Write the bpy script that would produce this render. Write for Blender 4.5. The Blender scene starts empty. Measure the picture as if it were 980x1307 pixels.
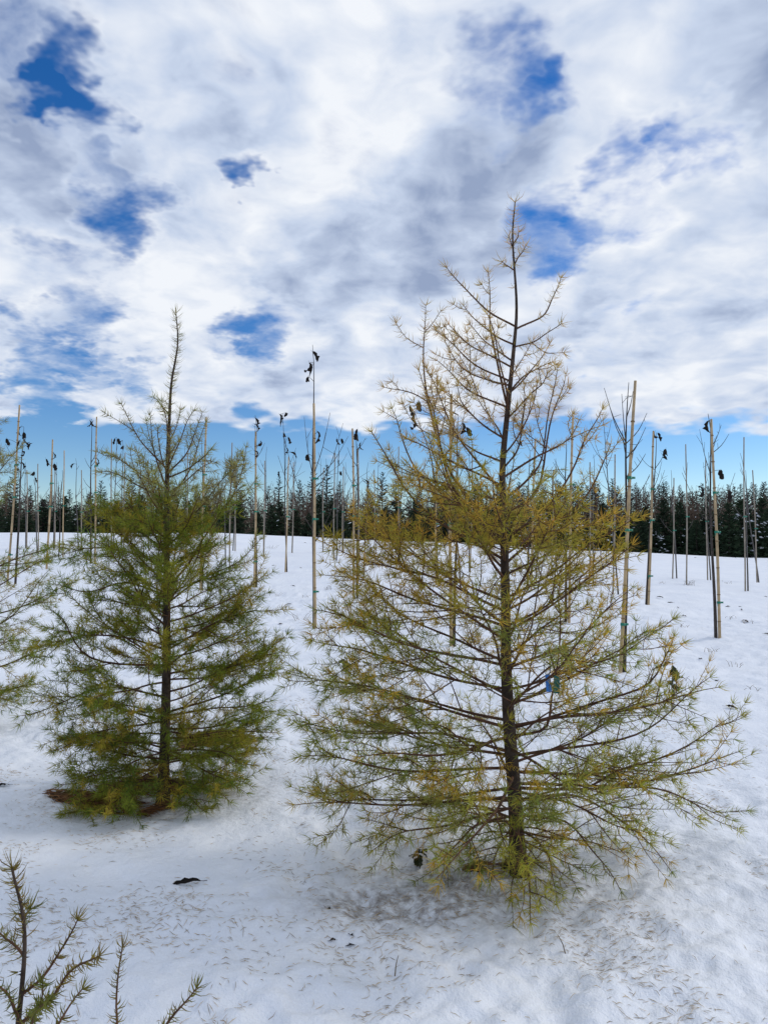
import bpy, math, random
import numpy as np
from mathutils import Vector
rnd = random.Random(7); rng = np.random.default_rng(11)
sc = bpy.context.scene
C = sc.collection
R = math.radians

# ------------------------------------------------------------------ camera, sky, sun, exposure
F_PX, CX, CY, PITCH, EYE = 982.0, 490.0, 653.5, R(3.0), 1.6
cam = bpy.data.cameras.new('camera'); cam_o = bpy.data.objects.new('camera', cam); C.objects.link(cam_o)
cam.sensor_fit = 'VERTICAL'; cam.angle = 2*math.atan(CY/F_PX); cam.clip_start = .05; cam.clip_end = 3000
cam_o.location = (0, 0, EYE); cam_o.rotation_euler = (math.pi/2+PITCH, 0, 0)
sc.camera = cam_o
fwd = np.array([0, math.cos(PITCH), math.sin(PITCH)]); upv = np.array([0, -math.sin(PITCH), math.cos(PITCH)])
def ray(px, py):
    return fwd + np.array([1., 0, 0])*((px-CX)/F_PX) + upv*((CY-py)/F_PX)
def at(px, py, y):                      # the point seen at a pixel of the photograph, y metres ahead
    d = ray(px, py); t = y/d[1]
    return np.array([0, 0, EYE]) + d*t

SUN_AZ, SUN_EL = R(70), R(34)
world = bpy.data.worlds.new('World'); sc.world = world; world.use_nodes = True
world.cycles.sampling_method = 'MANUAL'; world.cycles.sample_map_resolution = 512
def build_sky():
    nt = world.node_tree; N = nt.nodes; L = nt.links; N.clear()
    def n(t, **k):
        o = N.new(t)
        for a, b in k.items(): setattr(o, a, b)
        return o
    def setin(o, i, v):
        if isinstance(v, bpy.types.NodeSocket): L.new(v, o.inputs[i])
        else: o.inputs[i].default_value = v
    def m(op, a, b=0.0, c=0.0, clamp=False):
        o = n('ShaderNodeMath', operation=op, use_clamp=clamp)
        setin(o, 0, a); setin(o, 1, b)
        if op in ('MULTIPLY_ADD',): setin(o, 2, c)
        return o.outputs[0]
    def vm(op, a, b=(0, 0, 0)):
        o = n('ShaderNodeVectorMath', operation=op); setin(o, 0, a)
        if op == 'SCALE': setin(o, 3, b)
        elif op != 'NORMALIZE': setin(o, 1, b)
        return o.outputs['Value'] if op == 'DOT_PRODUCT' else o.outputs['Vector']
    def noise(v, s, det=5, rough=.55, dist=0.0, color=False):
        o = n('ShaderNodeTexNoise'); setin(o, 'Vector', v); o.inputs['Scale'].default_value = s
        o.inputs['Detail'].default_value = det; o.inputs['Roughness'].default_value = rough; o.inputs['Distortion'].default_value = dist
        return o.outputs['Color' if color else 'Fac']
    def mr(v, a, b, c=0.0, d=1.0, smooth=True):
        o = n('ShaderNodeMapRange', interpolation_type='SMOOTHSTEP' if smooth else 'LINEAR')
        setin(o, 0, v); setin(o, 1, a); setin(o, 2, b); setin(o, 3, c); setin(o, 4, d)
        return o.outputs[0]
    sky = n('ShaderNodeTexSky', sky_type='NISHITA', sun_disc=False)
    sky.sun_elevation = SUN_EL; sky.sun_rotation = SUN_AZ; sky.altitude = 200; sky.air_density = 1.0; sky.dust_density = .1; sky.ozone_density = 3.0
    tc = n('ShaderNodeTexCoord'); d = vm('NORMALIZE', tc.outputs['Generated'])
    sp = n('ShaderNodeSeparateXYZ'); L.new(d, sp.inputs[0])
    z = m('ADD', m('MAXIMUM', sp.outputs[2], 0.0), .22)
    cb = n('ShaderNodeCombineXYZ'); L.new(m('DIVIDE', sp.outputs[0], z), cb.inputs[0]); L.new(m('DIVIDE', sp.outputs[1], z), cb.inputs[1])
    p = cb.outputs[0]                                           # point on the cloud deck, in deck heights
    warp = vm('SUBTRACT', noise(p, 4.0, 2, .55, 0, True), (.5, .5, .5))
    pw = vm('ADD', p, vm('SCALE', warp, .16))
    big = noise(pw, 2.3, 6, .55)
    off = noise(vm('ADD', pw, (.07, .03, 0)), 2.3, 4, .55)
    fine = noise(pw, 6.5, 5, .58)
    # openings and bright / dull banks of this sky, as directions, ragged by noise
    dw = vm('NORMALIZE', vm('ADD', d, vm('SCALE', vm('SUBTRACT', noise(p, 6.0, 4, .62, 0, True), (.5, .5, .5)), .20)))
    def blob(tot, px, py, r, amp, w=2.2):                       # adds a soft patch round one direction of the sky
        v = ray(px, py); v = v/np.linalg.norm(v); k = (r/F_PX)**2/2*w
        e = m('ADD', vm('DOT_PRODUCT', dw, tuple(v/k)), 1-1/k, clamp=True)
        return m('MULTIPLY_ADD', e, amp, 0.0 if tot is None else tot)
    holes = [(25, 28, 60, .36), (100, 95, 40, .26), (112, 165, 36, .26), (42, 108, 28, .2), (316, 219, 22, .30), (155, 275, 38, .34), (92, 372, 46, .3),
             (55, 487, 46, .36), (345, 420, 36, .25), (622, 112, 46, .27), (690, 130, 24, .15), (910, 188, 36, .3),
             (803, 258, 44, .24), (705, 300, 42, .22), (765, 440, 26, .16), (812, 395, 20, .12), (290, 105, 26, .13), (160, 480, 26, .15),
             (300, 480, 30, .1)]
    tot = None
    for h in holes:
        tot = blob(tot, h[0], h[1], h[2], h[3]*.98, 2.6)
    dens = m('SUBTRACT', m('ADD', m('MULTIPLY_ADD', fine, .40, -.13), big), tot)

    # the deck ends well ahead: clear sky below its far edge
    ywob = m('ADD', m('DIVIDE', sp.outputs[1], m('MAXIMUM', sp.outputs[2], .01)), m('MULTIPLY_ADD', noise(p, 3.4, 3, .6), 4.4, -2.2))
    far = mr(ywob, 5.0, 6.8, 0, .55)
    dens = m('SUBTRACT', dens, far)
    mask = mr(dens, .17, .50)
    thick = mr(dens, .42, .68)
    banks = [(420, 75, 90, .30), (180, 40, 90, .28), (205, 310, 80, .35), (365, 250, 50, .30), (900, 250, 90, .28), (790, 40, 110, .22), (700, 200, 80, .1),
             (250, 420, 60, .2), (600, 450, 120, .16), (450, 500, 120, .22), (120, 520, 120, .15), (850, 470, 120, .15), (20, 300, 50, .2), (470, 210, 60, .15),
             (900, 110, 90, -.12), (45, 200, 80, -.28), (500, 300, 110, -.16), (30, 400, 50, -.2), (300, 60, 60, -.12), (660, 50, 90, -.08), (640, 330, 90, -.1), (930, 400, 90, -.08)]
    tb = None
    for h in banks:
        tb = blob(tb, h[0], h[1], h[2], h[3], 2.6)
    relief = m('ADD', m('MULTIPLY', m('SUBTRACT', off, big), 2.6), m('MULTIPLY_ADD', noise(pw, 1.5, 2, .5), 1.3, -.65))
    lum = m('ADD', m('ADD', m('SUBTRACT', .61, m('MULTIPLY', thick, .20)), relief), tb)
    lum = m('ADD', lum, m('MULTIPLY_ADD', fine, .42, -.21))
    ramp = n('ShaderNodeValToRGB'); setin(ramp, 0, lum)
    e = ramp.color_ramp.elements
    e[0].position = .05; e[0].color = (.27, .34, .50, 1); e[1].position = 1.0; e[1].color = (.80, .83, .88, 1)
    x = ramp.color_ramp.elements.new(.5); x.color = (.52, .60, .75, 1)
    hs = n('ShaderNodeHueSaturation'); L.new(sky.outputs[0], hs.inputs['Color']); hs.inputs['Saturation'].default_value = 1.36; hs.inputs['Value'].default_value = 1.12; hs.inputs['Hue'].default_value = .511
    sk = n('ShaderNodeVectorMath', operation='MULTIPLY'); L.new(hs.outputs[0], sk.inputs[0]); sk.inputs[1].default_value = (.10, .10, .10)
    mix = n('ShaderNodeMix', data_type='RGBA'); L.new(mask, mix.inputs[0]); L.new(sk.outputs[0], mix.inputs[6]); L.new(ramp.outputs[0], mix.inputs[7])
    bg = n('ShaderNodeBackground'); L.new(mix.outputs[2], bg.inputs[0]); bg.inputs[1].default_value = 1.0
    out = n('ShaderNodeOutputWorld'); L.new(bg.outputs[0], out.inputs[0])
build_sky()

sun = bpy.data.lights.new('sun', 'SUN'); sun.energy = 1.3; sun.angle = R(10); sun.color = (1, .95, .87)
sun_o = bpy.data.objects.new('sun', sun); C.objects.link(sun_o); sun_o.location = (0, 0, 30)
sdir = Vector((math.sin(SUN_AZ)*math.cos(SUN_EL), math.cos(SUN_AZ)*math.cos(SUN_EL), math.sin(SUN_EL)))
sun_o.rotation_euler = sdir.to_track_quat('Z', 'Y').to_euler()
sc.view_settings.view_transform = 'Standard'; sc.view_settings.look = 'None'; sc.view_settings.exposure = 0.15
sc.view_settings.gamma = 1; sc.view_settings.use_curve_mapping = False
sc.render.engine = 'CYCLES'; sc.cycles.max_bounces = 6; sc.cycles.diffuse_bounces = 2; sc.cycles.transparent_max_bounces = 4
sc.cycles.use_denoising = True

# ------------------------------------------------------------------ materials
MATS = {}
def mat(name, col, rough=.8, var=0.0, scale=20, attr=False, transl=0.0, bump=0.0, bscale=60, spec=.2, col2=None):
    ma = bpy.data.materials.new(name); ma.use_nodes = True; nt = ma.node_tree; N = nt.nodes; L = nt.links
    b = N['Principled BSDF']; b.inputs['Roughness'].default_value = rough; b.inputs['Specular IOR Level'].default_value = spec
    tc = N.new('ShaderNodeTexCoord'); src = None
    if attr:
        a = N.new('ShaderNodeAttribute'); a.attribute_name = 'Col'; src = a.outputs['Color']
    else:
        no = N.new('ShaderNodeTexNoise'); no.inputs['Scale'].default_value = scale; no.inputs['Detail'].default_value = 5
        L.new(tc.outputs['Object'], no.inputs['Vector'])
        cr = N.new('ShaderNodeValToRGB'); L.new(no.outputs['Fac'], cr.inputs[0])
        c2 = col2 or tuple(c*(1-var) for c in col)
        cr.color_ramp.elements[0].position = .35; cr.color_ramp.elements[1].position = .65
        cr.color_ramp.elements[0].color = (*c2, 1); cr.color_ramp.elements[1].color = (*col, 1); src = cr.outputs[0]
    L.new(src, b.inputs['Base Color'])
    if bump:
        nb = N.new('ShaderNodeTexNoise'); nb.inputs['Scale'].default_value = bscale; nb.inputs['Detail'].default_value = 4
        L.new(tc.outputs['Object'], nb.inputs['Vector'])
        bu = N.new('ShaderNodeBump'); bu.inputs['Strength'].default_value = bump; bu.inputs['Distance'].default_value = .01
        L.new(nb.outputs['Fac'], bu.inputs['Height']); L.new(bu.outputs[0], b.inputs['Normal'])
    if transl:
        t = N.new('ShaderNodeBsdfTranslucent'); L.new(src, t.inputs[0])
        mx = N.new('ShaderNodeMixShader'); mx.inputs[0].default_value = transl
        L.new(b.outputs[0], mx.inputs[1]); L.new(t.outputs[0], mx.inputs[2]); L.new(mx.outputs[0], N['Material Output'].inputs[0])
    MATS[name] = ma
    return ma
mat('larch_bark', (.085, .060, .045), .9, .55, 28, bump=.8, bscale=70)
mat('larch_twig', (.13, .066, .038), .8, .5, 22)
mat('needle', (1, 1, 1), .6, attr=True, transl=.45, spec=.25)
mat('bamboo', (.50, .36, .20), .55, .35, 9, spec=.35)
mat('grey_bamboo', (.33, .28, .22), .6, .35, 9)
mat('bamboo_node', (.24, .16, .08), .6, .3, 20)
mat('sapling_bark', (.075, .062, .055), .8, .45, 30, bump=.3)
mat('grey_bark', (.13, .12, .115), .85, .4, 20)
mat('dead_leaf', (.022, .016, .013), .75, .5, 30)
mat('brown_leaf', (.06, .035, .02), .75, .5, 25)
mat('green_tie', (.01, .20, .13), .45, .2, 30, spec=.4)
mat('blue_tag', (.015, .17, .55), .4, .3, 25, spec=.5)
mat('green_tag', (.012, .13, .10), .4, .3, 25, spec=.5)
mat('wire', (.03, .03, .035), .4)
mat('spruce', (.036, .064, .030), .85, .5, 3, transl=.12, col2=(.016, .030, .018))
mat('conifer', (.030, .040, .027), .9, .5, 2, transl=.1, col2=(.018, .024, .018))
mat('bare_twig', (.125, .086, .064), .9, .4, 2)
mat('far_trunk', (.06, .05, .045), .9, .4, 5)
mat('bough_snow', (.82, .85, .9), .7, .04, 8)
mat('straw', (.20, .115, .055), .85, attr=True)
mat('mulch', (.10, .058, .03), .95, .6, 30, bump=1, bscale=50)
mat('soil', (.045, .032, .024), .95, .5, 40, bump=1, bscale=60)
mat('olive_leaf', (.05, .06, .022), .5, .45, 40, transl=.25, spec=.35)
mat('dry_stem', (.20, .155, .10), .85, .5, 20)

def snow_material():
    ma = bpy.data.materials.new('snow'); ma.use_nodes = True; nt = ma.node_tree; N = nt.nodes; L = nt.links
    b = N['Principled BSDF']; b.inputs['Roughness'].default_value = .65; b.inputs['Specular IOR Level'].default_value = .25
    tc = N.new('ShaderNodeTexCoord')
    def noise(s, det=5, rough=.55):
        o = N.new('ShaderNodeTexNoise'); o.inputs['Scale'].default_value = s; o.inputs['Detail'].default_value = det; o.inputs['Roughness'].default_value = rough
        L.new(tc.outputs['Object'], o.inputs['Vector']); return o.outputs['Fac']
    a = N.new('ShaderNodeAttribute'); a.attribute_name = 'BrownPatch'        # grey-brown patches around the larches, outline broken up by noise
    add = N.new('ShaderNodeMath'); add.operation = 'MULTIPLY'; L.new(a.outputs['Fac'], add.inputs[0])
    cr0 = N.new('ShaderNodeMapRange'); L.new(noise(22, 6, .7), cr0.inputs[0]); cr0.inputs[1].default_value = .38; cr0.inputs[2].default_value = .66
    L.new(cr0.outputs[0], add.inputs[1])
    tint = N.new('ShaderNodeValToRGB'); L.new(noise(1.7, 4), tint.inputs[0])
    tint.color_ramp.elements[0].position = .3; tint.color_ramp.elements[0].color = (.77, .80, .86, 1)
    tint.color_ramp.elements[1].position = .7; tint.color_ramp.elements[1].color = (.84, .86, .90, 1)
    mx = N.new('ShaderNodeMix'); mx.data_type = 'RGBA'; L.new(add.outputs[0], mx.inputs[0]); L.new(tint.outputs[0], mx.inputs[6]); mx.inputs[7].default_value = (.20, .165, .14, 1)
    L.new(mx.outputs[2], b.inputs['Base Color'])
    h1 = noise(26, 6, .6); h2 = noise(130, 3)
    s = N.new('ShaderNodeMath'); s.operation = 'MULTIPLY_ADD'; L.new(h2, s.inputs[0]); s.inputs[1].default_value = .25; L.new(h1, s.inputs[2])
    bu = N.new('ShaderNodeBump'); bu.inputs['Strength'].default_value = .65; bu.inputs['Distance'].default_value = .02
    L.new(s.outputs[0], bu.inputs['Height']); L.new(bu.outputs[0], b.inputs['Normal'])
    MATS['snow'] = ma
snow_material()

# ------------------------------------------------------------------ mesh helpers
def nrm(v): return v/(np.linalg.norm(v, axis=-1, keepdims=True)+1e-9)
class MB:
    def __init__(s): s.v, s.t, s.c, s.n = [], [], [], 0
    def add(s, v, t, col=None):
        v = np.asarray(v, float).reshape(-1, 3); t = np.asarray(t, int).reshape(-1, 3)
        s.v.append(v); s.t.append(t+s.n); s.n += len(v)
        if col is not None:
            c = np.asarray(col, float); s.c.append(np.broadcast_to(c, (len(v), 3)) if c.ndim == 1 else c)
    def tube(s, pts, rad, sides=5, cap=True):
        pts = np.asarray(pts, float); n = len(pts); rad = np.broadcast_to(np.asarray(rad, float), (n,))
        tan = nrm(np.gradient(pts, axis=0)); mean = nrm(pts[-1]-pts[0])
        ref = np.array([1., 0, 0]) if abs(mean[2]) > .7 else np.array([0, 0, 1.])
        a = nrm(np.cross(tan, ref)); b = np.cross(tan, a)
        th = np.arange(sides)*2*math.pi/sides
        ring = pts[:, None]+rad[:, None, None]*(np.cos(th)[None, :, None]*a[:, None]+np.sin(th)[None, :, None]*b[:, None])
        i = np.arange(n-1)[:, None]*sides; j = np.arange(sides)[None]; k = (j+1) % sides
        A, B, D, E = i+j, i+k, i+sides+j, i+sides+k
        t = np.concatenate([np.stack([A, B, E], -1).reshape(-1, 3), np.stack([A, E, D], -1).reshape(-1, 3)])
        if cap and rad[-1] > .0015:
            q = (n-1)*sides
            t = np.concatenate([t, np.array([[q, q+x, q+x+1] for x in range(1, sides-1)])])
        s.add(ring.reshape(-1, 3), t)
    def box(s, c, sx, sy, sz):
        v = np.array([[x, y, z] for x in (-sx, sx) for y in (-sy, sy) for z in (-sz, sz)])/2+np.asarray(c)
        q = [(0, 1, 3, 2), (4, 6, 7, 5), (0, 4, 5, 1), (2, 3, 7, 6), (0, 2, 6, 4), (1, 5, 7, 3)]
        s.add(v, [x for a, b, c2, d in q for x in ((a, b, c2), (a, c2, d))])
    def mesh(s, name, material, smooth=True):
        me = bpy.data.meshes.new(name)
        v = np.concatenate(s.v).astype(np.float32); t = np.concatenate(s.t).astype(np.int32)
        me.vertices.add(len(v)); me.vertices.foreach_set('co', v.ravel())
        me.loops.add(t.size); me.loops.foreach_set('vertex_index', t.ravel())
        me.polygons.add(len(t)); me.polygons.foreach_set('loop_start', np.arange(0, t.size, 3, dtype=np.int32))
        me.update(calc_edges=True)
        me.polygons.foreach_set('use_smooth', np.full(len(t), smooth))
        if s.c:
            c = np.concatenate(s.c); at_ = me.color_attributes.new('Col', 'FLOAT_COLOR', 'POINT')
            at_.data.foreach_set('color', np.concatenate([c, np.ones((len(c), 1))], 1).astype(np.float32).ravel())
        me.materials.append(MATS[material]); me.validate()
        return me
    def build(s, name, material, parent=None, smooth=True, **k):
        o = bpy.data.objects.new(name, s.mesh(name, material, smooth)); C.objects.link(o)
        if parent is not None: o.parent = parent
        return tag(o, **k)
def tag(o, label=None, cat=None, group=None, kind=None):
    for k, v in (('label', label), ('category', cat), ('group', group), ('kind', kind)):
        if v: o[k] = v
    return o
def empty(name, loc, **k):
    o = bpy.data.objects.new(name, None); C.objects.link(o); o.location = tuple(loc); o.empty_display_size = .1
    return tag(o, **k)
def copy_tree(o, parent=None):
    c = o.copy(); C.objects.link(c)
    if parent is not None: c.parent = parent
    for ch in list(o.children): copy_tree(ch, c)
    return c
def spline(ctrl, n):
    P = np.asarray(ctrl, float)
    if len(P) == 2: return P[0]+(P[1]-P[0])*np.linspace(0, 1, n)[:, None]
    Q = np.vstack([2*P[0]-P[1], P, 2*P[-1]-P[-2]]); u = np.linspace(0, len(P)-1-1e-6, n); i = u.astype(int); t = (u-i)[:, None]
    a, b, c, d = Q[i], Q[i+1], Q[i+2], Q[i+3]
    return .5*(2*b+(c-a)*t+(2*a-5*b+4*c-d)*t**2+(3*b-a-3*c+d)*t**3)
def resample(P, s):
    seg = np.r_[0, np.cumsum(np.linalg.norm(np.diff(P, axis=0), axis=1))]
    return np.stack([np.interp(s, seg, P[:, k]) for k in range(3)], -1), seg[-1]
def plen(P): return np.linalg.norm(np.diff(P, axis=0), axis=1).sum()

# ------------------------------------------------------------------ ground
_perm = np.random.default_rng(3).random((256, 256))
def vnoise(x, y):
    xi = np.floor(x).astype(int); yi = np.floor(y).astype(int); fx = x-xi; fy = y-yi
    fx = fx*fx*fx*(fx*(fx*6-15)+10); fy = fy*fy*fy*(fy*(fy*6-15)+10)
    g = lambda a, b: _perm[a & 255, b & 255]
    return (g(xi, yi)*(1-fx)+g(xi+1, yi)*fx)*(1-fy)+(g(xi, yi+1)*(1-fx)+g(xi+1, yi+1)*fx)*fy-.5
def sstep(a, b, x): t = np.clip((x-a)/(b-a), 0, 1); return t*t*(3-2*t)
def terr(x, y):
    x = np.asarray(x, float); y = np.asarray(y, float)
    z = .05*np.minimum(y, 26)+np.clip(.72-.048*x, -.1, 1.0)*sstep(5, 26, y)
    return z-.75*sstep(25, 42, y)+.0*x
PITS = []                                   # (x, y, radius, depth) hollows melted round the stems
def ground(x, y):
    x = np.asarray(x, float); y = np.asarray(y, float)
    near = 1-sstep(9, 22, y)
    z = terr(x, y)+.10*vnoise(x*.35+9, y*.35)+.045*vnoise(x*1.1+3, y*1.1+40)*(.5+.5*near)
    tr = sstep(-.25, .2, vnoise(x*.8+70, y*.8+11)+.25*np.exp(-((x-.3)**2+(y-3.1)**2)/2.0))
    z = z+near*(.032*vnoise(x*4.2, y*4.2+5)+(.012+.022*tr)*vnoise(x*11+31, y*11)+(.006+.013*tr)*vnoise(x*25, y*25+77))
    for px, py, r, d in PITS: z = z-d*np.exp(-((x-px)**2+(y-py)**2)/(r*r))
    return z
def hit(px, py, smooth=False):               # where a pixel's ray meets the ground
    d = ray(px, py); o = np.array([0, 0, EYE]); t = np.linspace(1.5, 60, 12000)
    P = o+d*t[:, None]; g = (terr if smooth else ground)(P[:, 0], P[:, 1]); k = np.argmax(P[:, 2] < g)
    if P[k, 2] >= g[k]: k = int(np.argmin(P[:, 2]-g+.02*t))
    q = P[k].copy(); q[2] = ground(q[0], q[1]); return q
BIG = hit(662, 1108, True); LEFT = hit(208, 1012, True)
PITS += [(BIG[0], BIG[1], .30, .05), (BIG[0]-.62, BIG[1]-.33, .22, .05), (LEFT[0], LEFT[1], .45, .07), (LEFT[0]+.6, LEFT[1]+.35, .35, .04)]

def axis(parts): return np.unique(np.concatenate([np.linspace(a, b, n) for a, b, n in parts]).round(4))
gy = axis([(-60, 1.5, 20), (1.5, 2.3, 8), (2.3, 5.6, 170), (5.6, 11, 130), (11, 30, 130), (30, 60, 30), (60, 1200, 30)])
gx = axis([(-900, -40, 20), (-40, -9, 50), (-9, -2.8, 120), (-2.8, 2.6, 260), (2.6, 9, 120), (9, 40, 50), (40, 900, 20)])
X, Y = np.meshgrid(gx, gy); Z = ground(X, Y)
g = MB(); nx = len(gx); a = (np.arange(len(gy)-1)[:, None]*nx+np.arange(nx-1)[None]).ravel()
g.add(np.stack([X, Y, Z], -1).reshape(-1, 3), np.concatenate([np.stack([a, a+1, a+nx+1], -1), np.stack([a, a+nx+1, a+nx], -1)]))
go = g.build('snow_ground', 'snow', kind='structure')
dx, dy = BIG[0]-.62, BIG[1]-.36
brown_patch = 1.15*np.exp(-(((X-dx)/.26)**2+((Y-dy)/.13)**2)**1.2)+.9*np.exp(-(((X-BIG[0]+.15)/.34)**2+((Y-BIG[1]+.08)/.26)**2))+.45*np.exp(-(((X-BIG[0]+.3)/.6)**2+((Y-BIG[1]+.3)/.35)**2))
brown_patch = np.clip(brown_patch+.9*np.exp(-(((X-LEFT[0])/.55)**2+((Y-LEFT[1])/.35)**2)), 0, 1)  # strength of the grey-brown snow colour near both larches
da = go.data.attributes.new('BrownPatch', 'FLOAT', 'POINT'); da.data.foreach_set('value', brown_patch.ravel().astype(np.float32))

# ------------------------------------------------------------------ larches
WN = .0025
def needle_strip(mb, base, dirs, length, width, col, bend=None):
    """curved flat needles: base (n,3), unit dirs (n,3), length (n,)"""
    n = len(base)
    if n == 0: return
    side = nrm(np.cross(dirs, rng.normal(size=(n, 3)))); w = width*side
    bend = dirs if bend is None else bend
    mid = base+dirs*(length*.55)[:, None]; tip = mid+nrm(dirs*.75+bend*.5+rng.normal(size=(n, 3))*.15)*(length*.5)[:, None]
    v = np.stack([base-w*.5, base+w*.5, mid-w*.42, mid+w*.42, tip], 1).reshape(-1, 3)
    k = np.arange(n)[:, None]*5
    t = np.concatenate([k+np.array([0, 1, 3]), k+np.array([0, 3, 2]), k+np.array([2, 3, 4])])
    mb.add(v, t, np.repeat(col, 5, axis=0))
def shoot_needles(nb, P, s0, s1, spacing, nlen, cfun, P_tip=True, ang=(50, 80)):
    L = plen(P)
    n = int(max(0, (s1-s0)*L/spacing))
    if n:
        s = np.sort(rng.uniform(s0, s1, n))*L
        b, _ = resample(P, s); e, _ = resample(P, np.minimum(s+.01, L)); e0, _ = resample(P, np.maximum(s-.01, 0)); T = nrm(e-e0)
        q = nrm(np.cross(T, rng.normal(size=(n, 3)))); an = np.radians(rng.uniform(ang[0], ang[1], n))[:, None]
        D = nrm(T*np.cos(an)+q*np.sin(an)+np.array([0, 0, -.08]))
        needle_strip(nb, b, D, nlen*rng.uniform(.65, 1.15, n), WN, cfun(n), T)
    if P_tip:
        n = rng.integers(9, 17); T = nrm(P[-1]-P[-2])
        D = nrm(T+nrm(rng.normal(size=(n, 3)))*.95)
        needle_strip(nb, np.repeat(P[-1:], n, 0), D, nlen*rng.uniform(.85, 1.4, n), WN, cfun(n), T)
def spurs(wb, nb, P, s0, s1, r, cfun, p_tuft, nlen, spacing=.022):
    """knobbly short shoots on older wood, some with a rosette of needles"""
    L = plen(P); n = int((s1-s0)*L/spacing)
    if n < 1: return
    s = rng.uniform(s0, s1, n)*L; b, _ = resample(P, s); e, _ = resample(P, np.minimum(s+.01, L+1e-6)); e0, _ = resample(P, np.maximum(s-.01, 0)); T = nrm(e-e0)
    q = nrm(np.cross(T, rng.normal(size=(n, 3)))); h = rng.uniform(.005, .010, n)[:, None]+r; w = np.cross(T, q)*.0028
    tip = b+q*h; v = np.stack([b-T*.003, b+T*.003, b+w, tip], 1).reshape(-1, 3); k = np.arange(n)[:, None]*4
    wb.add(v, np.concatenate([k+np.array(x) for x in ((0, 1, 3), (1, 2, 3), (2, 0, 3))]))
    pick = np.where(rng.random(n) < p_tuft)[0]
    for i in pick:
        m = rng.integers(5, 11); D = nrm(q[i]+nrm(rng.normal(size=(m, 3)))*.8)
        needle_strip(nb, np.repeat(tip[i:i+1], m, 0), D, nlen*rng.uniform(.5, .95, m), WN, cfun(m))
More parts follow.
